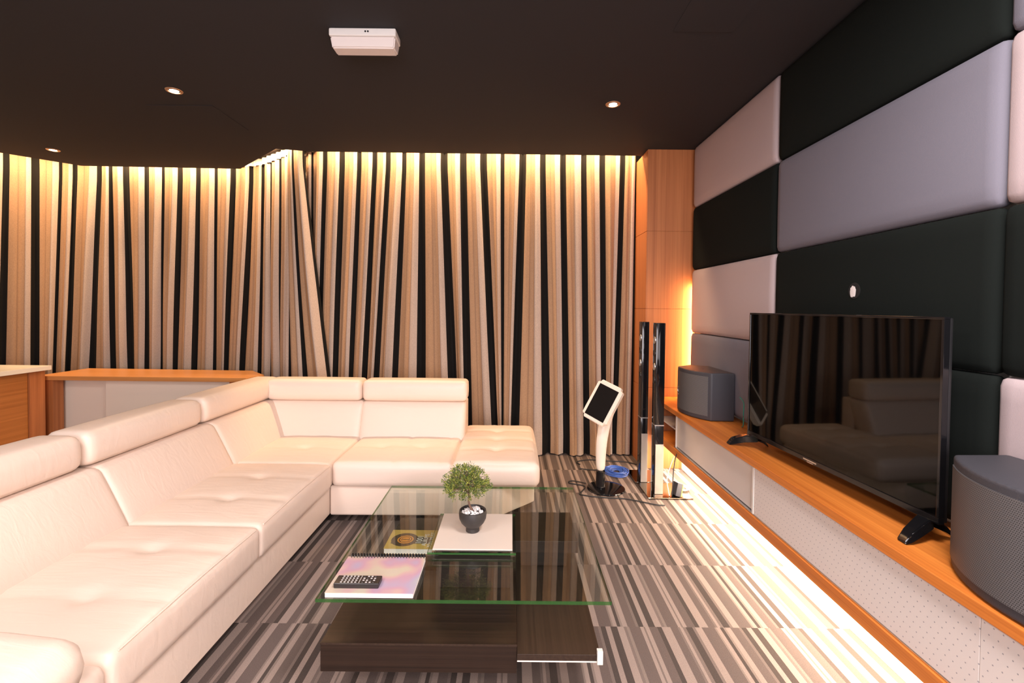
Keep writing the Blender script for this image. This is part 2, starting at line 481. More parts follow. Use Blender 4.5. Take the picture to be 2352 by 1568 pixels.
# veneered pier that closes the curtain recess, in boards with fine joints
pier = struct('wall_end', box(1.168, 1.9, 4.104, 4.62, 0, CZ), M['wood_wall'], smooth=False)
zs = [0.0, 0.713, 1.402, 2.075, CZ]
for za, zb in zip(zs, zs[1:]):
    struct('veneer_panel', box(1.163, 1.90, 4.098, 4.118, za+.0015, zb-.0015, .0008, 1), M['wood_wall'], pier, smooth=False)
    struct('veneer_panel', box(1.162, 1.180, 4.1185, 4.60, za+.0015, zb-.0015, .0008, 1), M['wood_wall'], pier, smooth=False)
# access hatches in the ceiling
for (x0, x1, y0, y1) in ((0.785, 1.085, 2.0, 2.37), (-2.56, -2.095, 3.295, 3.745)):
    t_ = struct('trim_1' if x0 > 0 else 'trim_2', box(x0, x1, y0, y1, CZ-.003, CZ-.0002, .001, 1), M['ceiling'], smooth=False)

# ------------------------------------------------------------------ curtains
PATH = [(-5.6, 3.75), (-4.62, 4.95), (-2.70, 5.02), (-1.98, 4.46), (1.20, 4.47)]
def path_at(s):
    # corners eased by averaging over a short window
    def raw(q):
        for (a, b_), (c, d) in zip(PATH, PATH[1:]):
            L = math.hypot(c-a, d-b_)
            if q <= L or (c, d) == PATH[-1]:
                return Vector((a+(c-a)*q/L, b_+(d-b_)*q/L))
            q -= L
    w = .16
    P_ = sum((raw(max(0, s+w*k/4)) for k in range(-4, 5)), Vector((0, 0)))/9
    T = (raw(s+w)-raw(max(0, s-w))).normalized()
    return P_, T

def curtain(name, bands, label, z0=0.012, z1=2.86, amp=(.026, .062), nz=34, npl=22, group=None, seed=1, off=0.0, lap=0.0, tuck=0.0):
    rnd = random.Random(seed)
    bm = BM(); uvl = bm.loops.layers.uv.new('UVMap')
    K = len(bands)
    thr = []
    for k in range(K):
        thr.append((rnd.uniform(.07, .19), rnd.uniform(.56, .70), rnd.uniform(.06, .17), rnd.uniform(.7, 1.25), rnd.uniform(-.3, .3), rnd.uniform(.0, 1.0)))
    rows = []
    for iz in range(nz+1):
        f = iz/nz; z = z1+(z0-z1)*f
        row = []
        cs = []
        for k, (st, sb) in enumerate(bands):
            hh = min(1.35, (2.72-z)/(2.72-0.85)) if z < 2.72 else 0.0
            hh = max(0.0, hh)
            ds = (sb-st)*hh
            cs.append(st+ds)
        for k in range(K-1):
            a0, a1, a2, am, sk, ph = thr[k]
            for i in range(npl+(1 if k == K-2 else 0)):
                t_ = i/npl
                s = cs[k]+(cs[k+1]-cs[k])*t_
                gap = abs(cs[k+1]-cs[k])
                A = (amp[0]+(amp[1]-amp[0])*min(1, f*1.6))*am*min(1.0, gap/.17+.15)
                # rounded front, deep narrow valley where the dark stripe hides
                prof = (math.sin(math.pi*t_))**0.55
                d = A*(prof-.55) + A*.36*math.sin(2*math.pi*(t_*1.5+ph))*math.sin(math.pi*t_)
                d += .012*math.sin(z*2.1+k*1.7)*f
                if tuck: d -= tuck*max(0.0, 1-(k+t_)/1.8)
                if lap: d += lap*max(0.0, min(1.0, (k+t_-(K-4))/1.5))
                if f > .9: d += .03*(f-.9)/.1*prof*(0.4+ph)
                lat = -.16*A*math.sin(2*math.pi*t_)*(1+sk)
                P_, T = path_at(max(0, s-lat))
                nrm = Vector((T.y, -T.x))
                p = P_+nrm*(d+off)
                # piecewise stripe coordinate
                xs = [0, a0, a1, 1-a2, 1]; ys = [0, .10, .64, .90, 1]
                for q in range(4):
                    if t_ <= xs[q+1]+1e-9:
                        uu = ys[q]+(ys[q+1]-ys[q])*(t_-xs[q])/(xs[q+1]-xs[q]); break
                row.append((bm.verts.new((p.x, p.y, z)), k+min(uu, .9999), z))
        rows.append(row)
    for ra, rb in zip(rows, rows[1:]):
        for i in range(len(ra)-1):
            fc = bm.faces.new((ra[i][0], rb[i][0], rb[i+1][0], ra[i+1][0]))
            un = ra[i+1][1]; ul = rb[i+1][1]
            for lp, (v, u, zz) in zip(fc.loops, (ra[i], rb[i], rb[i+1], ra[i+1])):
                if u < ra[i][1]-1e-4: u = u
                lp[uvl].uv = (u, zz)
    root = thing(name, label, 'curtain', (path_at((bands[0][0]+bands[-1][0])/2)[0].x, path_at((bands[0][0]+bands[-1][0])/2)[0].y, 0), group)
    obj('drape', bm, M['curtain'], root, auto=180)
    # gathered heading tape
    hb = BM(); pts = []
    n = int((bands[-1][0]-bands[0][0])/.03)
    for i in range(n+1):
        s = bands[0][0]+(bands[-1][0]-bands[0][0])*i/n
        P_, T = path_at(s); nrm = Vector((T.y, -T.x))
        pts.append(P_+nrm*(.012*math.sin(i*1.9)+.012+off))
    va = [(hb.verts.new((p.x, p.y, 2.862)), hb.verts.new((p.x, p.y, 2.93))) for p in pts]
    for (a, b1), (c, d) in zip(va, va[1:]): hb.faces.new((a, c, d, b1))
    obj('heading_tape', hb, M['white_plastic'], root, auto=180)
    return root

main_b = [(4.30, 4.30), (4.44, 4.43), (4.581, 4.52), (4.749, 4.69), (4.913, 4.844), (5.061, 4.976), (5.175, 5.07), (5.327, 5.246), (5.495, 5.494), (5.709, 5.806), (5.889, 5.932), (6.078, 6.19), (6.255, 6.273), (6.448, 6.396), (6.645, 6.702), (6.825, 6.872), (7.015, 7.059), (7.195, 7.242), (7.401, 7.363), (7.535, 7.535)]
left_b = [(.70, .68), (.90, .85), (1.087, 1.039), (1.281, 1.265), (1.472, 1.405), (1.579, 1.50), (1.836, 1.733), (1.945, 1.961), (2.093, 2.132), (2.302, 2.284), (2.481, 2.446), (2.665, 2.604), (2.849, 2.799), (3.024, 2.998), (3.214, 3.135), (3.413, 3.308), (3.583, 3.545), (3.737, 3.711), (3.948, 3.95), (4.097, 4.076), (4.21, 4.25), (4.30, 4.42), (4.42, 4.64)]
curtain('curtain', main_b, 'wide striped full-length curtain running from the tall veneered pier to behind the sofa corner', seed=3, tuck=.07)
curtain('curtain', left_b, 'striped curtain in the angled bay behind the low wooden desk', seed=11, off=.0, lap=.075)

# ------------------------------------------------------------ acoustic panels
zr = [0.665, 1.200, 1.735, 2.264, CZ-.004]
yc = [4.04, 2.762, 1.488, 0.214]
lay = {(0, 3): 'w', (0, 2): 'k', (0, 1): 'w', (0, 0): 'g', (1, 3): 'k', (1, 2): 'g', (1, 1): 'k', (1, 0): 'k', (2, 3): 'g', (2, 2): 'w', (2, 1): 'k', (2, 0): 'w'}
LB = {(0, 3): 'pale fabric wall panel touching the ceiling at the veneered pier end', (0, 2): 'black padded wall panel between two pale panels at the pier end',
      (0, 1): 'pale padded wall panel directly above the low grey one', (0, 0): 'grey padded wall panel standing behind the far curved speaker',
      (1, 3): 'long black padded panel under the ceiling above the grey panel', (1, 2): 'long grey padded panel in the middle of the wall above the television',
      (1, 1): 'black padded panel with a round cable hole above the television', (1, 0): 'black padded panel hidden low behind the television',
      (2, 3): 'grey padded panel in the top corner at the photo edge', (2, 2): 'pale padded panel at the photo edge beside the long grey panel',
      (2, 1): 'black padded panel at the photo edge above the low pale panel', (2, 0): 'pale padded wall panel behind the near curved speaker'}
PM = {'w': 'panel_white', 'g': 'panel_grey', 'k': 'panel_black'}
for (c, r), k in lay.items():
    y1, y0 = yc[c], yc[c+1]; z0, z1 = zr[r], zr[r+1]
    root = thing('acoustic_panel', LB[(c, r)], 'wall panel', (1.57, (y0+y1)/2, z0), 'padded acoustic panels on the television wall')
    bm = pillow(1.536, 1.592, y0+.0015, y1-.0015, z0+.001, z1-.001, .026, (.010, 0, 0), .05)
    obj('padding', bm, M[PM[k]], root, auto=60)
    if (c, r) == (1, 1):
        hy, hz = 2.10, 1.49
        hb = lathe([(0, 0), (.036, 0), (.036, .002), (0, .002)], 0, 0, 24)
        bmesh.ops.transform(hb, matrix=Matrix.Translation((1.526, hy, hz)) @ Matrix.Rotation(R(-90), 4, 'Y'), verts=hb.verts)
        ho = obj('cable_hole', hb, M['dark_void'], root)
        fb = BM()
        nn = 20
        ring = []
        for i in range(nn):
            a = 2*math.pi*i/nn; rr = .027+random.uniform(-.004, .003)
            ring.append((hy+.006+rr*.72*math.cos(a), hz-.003+rr*math.sin(a)))
        va = [fb.verts.new((1.5235, y, z)) for y, z in ring]; ce = fb.verts.new((1.522, hy+.006, hz-.003))
        for i in range(nn): fb.faces.new((va[i], va[(i+1) % nn], ce))
        vb = [fb.verts.new((1.5255, y, z)) for y, z in ring]
        for i in range(nn): fb.faces.new((va[i], va[(i+1) % nn], vb[(i+1) % nn], vb[i]))
        obj('exposed_foam', fb, M['foam'], ho)

# --------------------------------------------------------------- TV console
con = thing('media_console', 'long floating wooden media console with white doors along the padded wall', 'console', (1.42, 2.1, .28))
YN = 0.05
obj('countertop', box(1.238, 1.600, YN, 4.095, .598, .635, .003), M['wood_top'], con, smooth=False)
obj('base_board', box(1.247, 1.600, YN, 4.095, .284, .338, .003), M['wood_top'], con, smooth=False)
obj('back_panel', box(1.585, 1.600, YN, 4.094, .339, .597), M['niche'], con, smooth=False)
obj('end_panel', box(1.268, 1.584, 3.585, 3.603, .339, .597, .001), M['console_white'], con, smooth=False)
obj('niche_shelf', box(1.285, 1.584, 3.604, 4.094, .455, .467, .001), M['niche'], con, smooth=False)
obj('door_track', box(1.256, 1.300, YN, 3.60, .339, .3455, .001), M['silver'], con, smooth=False)
obj('door', box(1.272, 1.284, 2.36, 3.602, .350, .5965, .001), M['console_white'], con, smooth=False)
for ya, yb in ((1.235, 2.42), (YN, 1.2335)):
    obj('door', box(1.257, 1.270, ya, yb, .3465, .5965, .0012), M['console_perf'], con, smooth=False)
obj('edge_strip', box(1.2545, 1.2568, 2.405, 2.4205, .3465, .5965), M['white_plastic'], con, smooth=False)
obj('support_plinth', box(1.50, 1.600, YN, 4.095, 0.001, .2835), M['white_wall'], con, smooth=False)

# ------------------------------------------------------------------------ TV
tv = thing('television', 'large black flat television standing on two splayed feet on the console', 'television', (1.42, 2.13, .635))
TY0, TY1, TZ0, TZ1, TX = 1.517, 2.630, .705, 1.384, 1.400
bz = BM()
for (a, b_, c, d) in ((TY0, TY1, TZ1-.009, TZ1), (TY0, TY1, TZ0, TZ0+.022), (TY0, TY0+.010, TZ0+.022, TZ1-.009), (TY1-.010, TY1, TZ0+.022, TZ1-.009)):
    box(TX-.004, TX+.016, a, b_, c, d, .0015, 2, bz)
def toe(b): return shear(b, lambda p: Vector((p.x-.060*(p.y-1.517), p.y, p.z)))
obj('bezel', toe(bz), M['black_gloss'], tv, smooth=False)
obj('screen', toe(box(TX, TX+.010, TY0+.009, TY1-.009, TZ0+.021, TZ1-.008)), M['screen'], tv, smooth=False)
bb = box(TX+.0165, TX+.030, TY0+.004, TY1-.004, TZ0+.004, TZ1-.004, .004)
obj('back_cover', toe(bb), M['black_plastic'], tv)
obj('electronics_housing', toe(box(TX+.0305, TX+.060, TY0+.06, TY1-.06, TZ0+.03, TZ0+.36, .012, 3)), M['black_plastic'], tv)
b = box(TX-.0052, TX-.0042, 2.08, 2.165, TZ0+.008, TZ0+.014)
box(TX-.0050, TX-.0042, 2.10, 2.14, TZ0+.001, TZ0+.005, 0, 2, b)
obj('maker_badge', toe(b), M['silver'], tv, smooth=False)
for yy, s in ((2.575, 1), (1.575, -.4)):
    sh_x = -.060*(yy-1.517)
    # foot: thin arched bar reaching out in front and behind
    pts = [(x+sh_x, y, z) for x, y, z in ((1.300, yy+.088*s, .640), (1.322, yy+.080*s, .660), (1.365, yy+.050*s, .682), (1.412, yy, .698))]
    fb = BM()
    prev = None
    for (x, y, z), w, h in zip(pts, (.020, .024, .028, .032), (.0045, .017, .020, .019)):
        ring = [fb.verts.new((x, y-w, z-h if z > .65 else .6355)), fb.verts.new((x, y+w, z-h if z > .65 else .6355)), fb.verts.new((x, y+w*.8, z+h*.8)), fb.verts.new((x, y-w*.8, z+h*.8))]
        if prev:
            for i in range(4): fb.faces.new((prev[i], prev[(i+1) % 4], ring[(i+1) % 4], ring[i]))
        else: fb.faces.new(ring[::-1])
        prev = ring
    fb.faces.new(prev)
    f2 = BM(); prev = None
    for (x, y, z), w, h in zip([(x+sh_x, y, z) for x, y, z in ((1.412, yy, .698), (1.46, yy+.02*s, .676), (1.50, yy+.04*s, .640))], (.024, .02, .016), (.014, .012, .0045)):
        ring = [f2.verts.new((x, y-w, z-h if z > .65 else .6355)), f2.verts.new((x, y+w, z-h if z > .65 else .6355)), f2.verts.new((x, y+w*.8, z+h*.8)), f2.verts.new((x, y-w*.8, z+h*.8))]
        if prev:
            for i in range(4): f2.faces.new((prev[i], prev[(i+1) % 4], ring[(i+1) % 4], ring[i]))
        else: f2.faces.new(ring[::-1])
        prev = ring
    f2.faces.new(prev)
    merge(fb, f2)
    bmesh.ops.bevel(fb, geom=list(fb.edges), offset=.003, segments=2, affect='EDGES')
    obj('foot', fb, M['black_gloss'], tv)

# ------------------------------------------------------------ curved speakers
def curved_speaker(A, B, back, label, badge_t, badge_z):
    """A -> B is the chord of the bowed front; the box narrows towards the wall"""
    A, B = Vector(A), Vector(B); ch = (B-A); L = ch.length; u = ch.normalized()
    n = Vector((u.y, -u.x))
    if n.x < 0: n = -n                       # towards the wall
    dep = .185; zb, zt = .638, .966
    root = thing('loudspeaker', label, 'loudspeaker', ((A.x+B.x)/2, (A.y+B.y)/2, .635), 'karaoke loudspeakers on the console')
    def front(t, k=1.0, o=0.0): 
        p = A+u*L*t - n*(.052*k*(1-(2*t-1)**2)+o)
        return (p.x, p.y)
    fr = [front(i/16) for i in range(17)]
    pts = fr+back
    sh = prism(pts, zb, zt, .010, 3)
    obj('cabinet', sh, M['speaker_body'], root)
    gr = BM()
    lo = [gr.verts.new((*front(.05+.90*i/24, 1.0, .0035), zb+.030)) for i in range(25)]
    hi = [gr.verts.new((*front(.05+.90*i/24, 1.0, .0035), zt-.026)) for i in range(25)]
    lo2 = [gr.verts.new((*front(.05+.90*i/24, 1.0, -.006), zb+.030)) for i in range(25)]
    hi2 = [gr.verts.new((*front(.05+.90*i/24, 1.0, -.006), zt-.026)) for i in range(25)]
    for i in range(24):
        gr.faces.new((lo[i], lo[i+1], hi[i+1], hi[i])); gr.faces.new((hi[i], hi[i+1], hi2[i+1], hi2[i])); gr.faces.new((lo[i], lo2[i], lo2[i+1], lo[i+1]))
    gr.faces.new((lo[0], hi[0], hi2[0], lo2[0])); gr.faces.new((lo[-1], lo2[-1], hi2[-1], hi[-1]))
    g = obj('grille', gr, M['grille'], root)
    # badge: crescent mark over a short bar
    t = badge_t
    p = Vector((*front(t, 1.0, .0045), badge_z)); tu = (Vector(front(t+.02))-Vector(front(t-.02))).normalized(); tn = Vector((tu.y, -tu.x, 0))
    if tn.x > 0: tn = -tn
    bb_ = BM()
    U3 = Vector((tu.x, tu.y, 0)); Z3 = Vector((0, 0, 1))
    arc = [p+U3*(.010*math.cos(a))+Z3*(.018*math.sin(a))+tn*.001 for a in [R(60+i*24) for i in range(11)]]
    tube([tuple(q) for q in arc], .0035, 6, bb_, 2)
    tube([tuple(p-U3*.012-Z3*.030+tn*.001), tuple(p+U3*.014-Z3*.034+tn*.001)], .003, 6, bb_, 1)
    obj('badge', bb_, M['silver'], g)
    for s in (.42, .58):
        q = A+u*L*s+n*.10
        obj('screw_cap', lathe([(0, zt+.0016), (.006, zt+.0014), (.007, zt-.002), (0, zt-.002)], q.x, q.y, 12), M['black_plastic'], root)
    for s in (.25, .75):
        q = A+u*L*s+n*.05
        obj('rubber_foot', lathe([(0, .6352), (.012, .6352), (.012, .6385), (0, .6385)], q.x, q.y, 12), M['black_plastic'], root)
    return root
curved_speaker((1.268, 3.575), (1.362, 3.19), [(1.522, 3.188), (1.522, 3.60), (1.40, 3.68)], 'far grey bowed loudspeaker on the console beside the glowing pier', .13, .80)
curved_speaker((1.352, 1.425), (1.262, 1.045), [(1.40, .93), (1.522, 1.00), (1.522, 1.43)], 'near grey bowed loudspeaker in front of the television foot at the photo edge', .86, .79)
tag(obj('speaker_wire', tube([(1.514, 3.10, .82), (1.500, 3.02, .80), (1.48, 2.98, .74), (1.485, 2.99, .66), (1.505, 3.05, .6385)], .003, 8, None, 6), M['green_wire']), 'thin teal wire looping beside the far loudspeaker', 'wire')

# ---------------------------------------------------------------- sofa
sofa = thing('sectional_sofa', 'large cream leather corner sofa with padded headrests and tufted seats', 'sofa', (-1.2, 3.0, 0))
# bases
obj('base', prism([(-2.05, .90), (-1.155, .90), (-1.155, 3.80), (-2.05, 3.80)], .062, .253, .012, 3), M['leather'], sofa)
obj('base', prism([(-1.150, 2.975), (-.06, 2.985), (.165, 3.215), (.170, 3.88), (-1.150, 3.82)], .062, .253, .012, 3), M['leather'], sofa)
for x, y in ((-1.24, 1.05), (-1.24, 2.1), (-1.24, 3.05), (-1.95, 1.05), (-1.95, 3.7), (-.25, 3.06), (.10, 3.36), (.10, 3.80), (-.6, 3.06)):
    obj('foot', lathe([(0, .0005), (.02, .0005), (.026, .064), (0, .064)], x, y, 14), M['black_plastic'], sofa)
# seats, left run
XF = -1.118
def seat(x0, x1, y0, y1, r, puff, tufts, seams, wr=.0012, z1=.408):
    obj('seat_cushion', pillow(x0, x1, y0, y1, .256, z1, r, puff, .019, [(x, y, .030, .050) for x, y in tufts], seams, wr), M['leather'], sofa, auto=60)
seat(-1.80, XF, 1.295, 2.090, .026, (.006, .004, .022), [(-1.41, 1.545), (-1.43, 1.86)], [('y', 1.545, .007, .016), ('y', 1.86, .007, .016)])
seat(-1.80, XF, 2.083, 2.923, .026, (.006, .004, .022), [(-1.42, 2.36), (-1.43, 2.66)], [('y', 2.36, .007, .016), ('y', 2.66, .007, .016)])
seat(-1.80, -1.130, 2.917, 3.60, .026, (.0, .004, .018), [(-1.42, 3.22)], [('y', 3.22, .004, .016)])
# seats, right run and open end
seat(-1.132, -.372, 2.945, 3.60, .028, (.002, .006, .018), [(-.90, 3.28), (-.62, 3.28)], [('x', -.74, .006, .014), ('x', -.45, .004, .012), ('y', 3.28, .005, .02)])
seat(-.380, .185, 2.945, 3.93, .042, (.008, .008, .022), [(-.10, 3.22), (-.10, 3.46), (-.10, 3.70)], [('y', 3.22, .008, .02), ('y', 3.46, .008, .02), ('y', 3.70, .008, .02), ('x', -.10, .005, .014)], z1=.412)
# piping on the front of the left seats
def pipe(y0, y1): return tube([(XF-.004, y0+.03, .404), (XF-.002, (y0+y1)/2, .412), (XF-.004, y1-.03, .404)], .003, 8, None, 8)
for y0, y1 in ((1.30, 2.085), (2.088, 2.918)):
    obj('piping', pipe(y0, y1), M['leather'], sofa)
# backrests, left run (leaning back)
def lean_l(p): return Vector((p.x-(p.z-.42)*.50, p.y, p.z))
for y0, y1 in ((1.12, 2.106), (2.092, 2.906), (2.892, 3.66)):
    obj('back_cushion', shear(pillow(-1.92, -1.722, y0, y1, .36, .665, .026, (.016, .0, .003), .032), lean_l), M['leather'], sofa, auto=60)
def lean_b(p): return Vector((p.x, p.y+(p.z-.42)*.38, p.z))
for x0, x1 in ((-1.95, -1.143), (-1.157, -.350)):
    obj('back_cushion', shear(pillow(x0, x1, 3.535, 3.72, .36, .665, .030, (0, .010, .002), .032), lean_b), M['leather'], sofa, auto=60)
# back shell
obj('back_frame', prism([(-2.10, .92), (-1.96, .92), (-1.96, 3.86), (-2.10, 3.86)], .07, .66, .02, 3), M['leather'], sofa)
obj('back_frame', prism([(-1.955, 3.73), (-.352, 3.73), (-.352, 3.86), (-1.955, 3.86)], .07, .66, .02, 3), M['leather'], sofa)
# headrests
def hl(y0, y1): return shear(pillow(-2.075, -1.868, y0, y1, .672, .826, .042, (.010, 0, .006), .028), lambda p: Vector((p.x+(p.z-.672)*-.02, p.y, p.z)))
for y0, y1 in ((1.10, 2.055), (2.06, 2.845), (2.85, 3.80)):
    obj('headrest', hl(y0, y1), M['leather'], sofa, auto=60)
for x0, x1 in ((-1.895, -1.157), (-1.152, -.340)):
    obj('headrest', pillow(x0, x1, 3.606, 3.80, .668, .826, .036, (0, .008, .005), .028), M['leather'], sofa, auto=60)
# near arm
obj('arm_base', pillow(-1.96, -1.118, .88, 1.295, .256, .400, .03, (.004, 0, .01), .035), M['leather'], sofa, auto=60)
obj('armrest', shear(pillow(-1.84, -1.085, .88, 1.215, .425, .562, .062, (.012, .006, .010), .028), lambda p: Vector((p.x, p.y, p.z-.02*max(0, (p.x+1.3)/.2)))), M['leather'], sofa, auto=60)

# -------------------------------------------------------------- coffee table
ct = thing('coffee_table', 'square glass coffee table on stepped dark wood blocks in front of the sofa', 'coffee table', (-.16, 2.05, 0))
obj('front_block', box(-.645, .028, 1.583, 2.03, .147, .2475, .0015), M['wenge'], ct, smooth=False)
obj('edge_band', box(-.6455, .0285, 1.5815, 1.5828, .241, .248), M['wenge_y'], ct, smooth=False)
obj('lower_shelf', box(.029, .313, 1.572, 2.26, .199, .2225, .001), M['wenge_y'], ct, smooth=False)
obj('shelf_trim', box(.029, .313, 1.5703, 1.5718, .197, .201), M['acrylic'], ct, smooth=False)
obj('corner_bracket', box(.300, .320, 1.5635, 1.581, .193, .240, .002), M['acrylic'], ct, smooth=False)
obj('rear_block', box(.012, .297, 2.02, 2.31, .336, .3872, .0015), M['wenge'], ct, smooth=False)
obj('rear_leg', box(.05, .26, 2.12, 2.29, .223, .3355, .002), M['wenge'], ct, smooth=False)
obj('center_column', box(-.292, .004, 1.905, 2.20, .248, .3865, .0015), M['wenge'], ct, smooth=False)
obj('side_block', box(-.565, -.293, 2.055, 2.42, .25, .302, .0015), M['wenge'], ct, smooth=False)
obj('plinth', box(-.46, .20, 1.86, 2.34, .001, .1465, .002), M['wenge'], ct, smooth=False)
obj('side_leg', box(-.46, -.30, 2.10, 2.33, .147, .2495, .002), M['wenge'], ct, smooth=False)
def slab_glass(name, x0, x1, y0, y1, z0, z1, parent, rot=0.0):
    bm = box(x0, x1, y0, y1, z0, z1)
    for f in bm.faces: f.material_index = 0 if abs(f.normal.z) > .5 else 1
    return obj(name, bm, [M['glass'], M['glass_edge']], parent, smooth=False)
slab_glass('glass_top', -.662, .350, 1.582, 2.602, .388, .400, ct)
for x, y in ((-.31, 1.885), (.005, 1.885), (-.315, 2.19), (.005, 2.19)):
    obj('tier_spacer', lathe([(0, .4002), (.006, .4002), (.006, .4095), (0, .4095)], x, y, 12), M['chrome'], ct)
slab_glass('upper_glass', -.330, .025, 1.858, 2.212, .4098, .4178, ct)
obj('white_tile', box(-.312, .011, 1.877, 2.205, .4180, .4225, .001), M['tile'], ct, smooth=False)

# potted tree on the tile
pz = .4228; px, py = -.163, 2.035
pt = thing('bonsai_plant', 'small bushy green bonsai in a round black pot on the white tile', 'plant', (px, py, pz))
obj('pot', lathe([(0, pz), (.026, pz), (.0295, pz+.002), (.0295, pz+.018), (.036, pz+.025), (.050, pz+.040), (.0585, pz+.058), (.0605, pz+.078), (.0585, pz+.092), (.055, pz+.094), (.052, pz+.090), (.050, pz+.080), (0, pz+.078)], px, py, 40), M['pot'], pt)
pb = BM(); rp_ = random.Random(5)
for i in range(60):
    a = rp_.uniform(0, 6.28); rr = .044*math.sqrt(rp_.random())
    b = BM(); bmesh.ops.create_icosphere(b, subdivisions=1, radius=rp_.uniform(.006, .0095))
    mt = Matrix.Translation((px+rr*math.cos(a), py+rr*math.sin(a), pz+.083+.008*(1-rr/.044)+rp_.uniform(-.002, .004))) @ Matrix.Rotation(rp_.uniform(0, 6), 4, Vector((rp_.random(), rp_.random(), rp_.random())).normalized()) @ Matrix.Diagonal((1, rp_.uniform(.7, 1.1), rp_.uniform(.6, .9), 1))
    bmesh.ops.transform(b, matrix=mt, verts=b.verts); merge(pb, b)
tag(obj('pebbles', pb, M['pebble'], pt, auto=60), kind='stuff')
tp = [(px+.004, py, pz+.080), (px-.010, py, pz+.103), (px-.017, py-.002, pz+.125), (px-.018, py, pz+.150), (px-.014, py+.002, pz+.185), (px-.016, py, pz+.235)]
tk = tube(tp, lambda f: .0062-.0040*f, 10, None, 5)
tube([tp[0], (px+.012, py-.010, pz+.090), (px+.018, py-.018, pz+.0905)], .002, 6, tk, 3)
CX, CY, CZc = px-.030, py, pz+.205
tips = []
for i in range(330):
    while True:
        x, y, z = (rp_.uniform(-1, 1) for _ in range(3))
        if x*x+y*y+z*z < 1 and (x*x+y*y+z*z > .10): break
    q = Vector((CX+.104*x*(1.0 if z < .3 else .88), CY+.092*y, CZc+(.082*z if z > 0 else .058*z)))
    if z < -.2 and x*x+y*y < .25: continue
    tips.append(q)
for q in tips[:60]:
    s = Vector(tp[3]).lerp(Vector(tp[5]), rp_.random())
    tube([tuple(s), tuple(s.lerp(q, .5)+Vector((0, 0, .006))), tuple(q)], .0011, 5, tk, 3)
obj('trunk', tk, M['bark'], pt)
lf = BM()
for q in tips:
    out = (q-Vector((CX, CY, CZc-.03))).normalized()
    for j in range(rp_.randint(15, 22)):
        d = (out*.75+Vector((rp_.uniform(-1, 1), rp_.uniform(-1, 1), rp_.uniform(-.7, 1.0)))*.8).normalized()
        o = q+Vector((rp_.uniform(-1, 1), rp_.uniform(-1, 1), rp_.uniform(-1, 1)))*.009
        L = rp_.uniform(.008, .015); w = rp_.uniform(.0012, .0022)
        s = d.cross(Vector((rp_.random()-.5, rp_.random()-.5, rp_.random()-.5))).normalized()
        nn = d.cross(s)*w*.5
        a0 = lf.verts.new(o); a1 = lf.verts.new(o+d*L*.5+s*w+nn); a2 = lf.verts.new(o+d*L); a3 = lf.verts.new(o+d*L*.5-s*w+nn)
        lf.faces.new((a0, a1, a2)); lf.faces.new((a0, a2, a3))
tag(obj('foliage', lf, M['leaf'], pt, smooth=False), kind='stuff')

# spiral notebook
nb = thing('spiral_notebook', 'spiral-bound notebook with shimmering pink cover at the glass edge', 'notebook', (-.48, 1.70, .4))
obj('pages', box(-.632, -.330, 1.588, 1.822, .4006, .4165, .001, 1), M['paper'], nb, smooth=False)
obj('cover', box(-.633, -.329, 1.587, 1.823, .4166, .4178, .0004, 1), M['nb_cover'], nb, smooth=False)
sp = BM()
for i in range(26):
    x = -.617+i*.0113
    tube([(x+.0025*0, 1.819+.0105*math.cos(a)+.0045, .4155+.0138*math.sin(a)) for a in [R(k*30) for k in range(13)]], .0021, 6, sp, 1)
obj('spiral_binding', sp, M['black_plastic'], nb)

# remote control
rm = thing('remote_control', 'black remote control lying on the pink notebook', 'remote control', (-.535, 1.635, .4178))
rb_ = box(-.612, -.455, 1.612, 1.664, .4182, .436, .004, 3)
obj('case', rb_, M['remote'], rm)
for ix in range(10):
    for iy in range(4):
        x = -.588+ix*.0125; y = 1.620+iy*.0118
        if ix in (5,): continue
        m_ = M['button']
        if ix == 9 and iy == 3: m_ = M['red_button']
        if ix > 5 and (ix+iy) % 3 == 0: m_ = M['remote']
        obj('button', box(x-.0035, x+.0035, y-.0032, y+.0032, .4355, .4378, .001, 1), m_, rm)
obj('button_divider', box(-.5265, -.5240, 1.616, 1.660, .4355, .4366), M['button'], rm, smooth=False)

# book under/on the glass
bk = thing('book', 'ochre book with dark title panel and orange round emblem under the glass', 'book', (-.44, 2.15, .3022))
bx0, bx1, by0, by1, bz0, bz1 = -.560, -.330, 2.060, 2.235, .3024, .327
obj('pages', box(bx0+.002, bx1-.002, by0+.001, by1-.002, bz0+.001, bz1-.0012), M['paper'], bk, smooth=False)
cv = box(bx0, bx1, by0, by1, bz1-.0011, bz1)
box(bx0, bx1, by0, by1, bz0, bz0+.0009, 0, 2, cv)
cov = obj('cover', cv, M['book_cover'], bk, smooth=False)
obj('title_panel', box(bx0+.020, bx1-.028, by0+.045, by1-.068, bz1, bz1+.0003), M['book_dark'], cov, smooth=False)
ex, ey = bx0+.080, (by0+by1)/2-.006
dk = lathe([(0, bz1+.0006), (.061, bz1+.0006), (.061, bz1), (0, bz1)], ex-.004, ey, 40)
obj('emblem_ground', dk, M['book_dark'], cov, smooth=False)
em = BM()
lathe([(0, bz1+.0007), (.037, bz1+.0007), (.037, bz1+.0009), (0, bz1+.0009)], ex, ey, 40, em)
obj('emblem', em, M['book_orange'], cov, smooth=False)
er = BM()
for r0, r1 in ((.026, .030), (.018, .020)):
    lathe([(r0, bz1+.0010), (r0, bz1+.0013), (r1, bz1+.0013), (r1, bz1+.0010)], ex, ey, 40, er)
box(ex-.017, ex+.017, ey-.003, ey+.003, bz1+.0010, bz1+.0012, 0, 2, er)
obj('emblem_print', er, M['book_dark'], cov, smooth=False)
tx = BM()
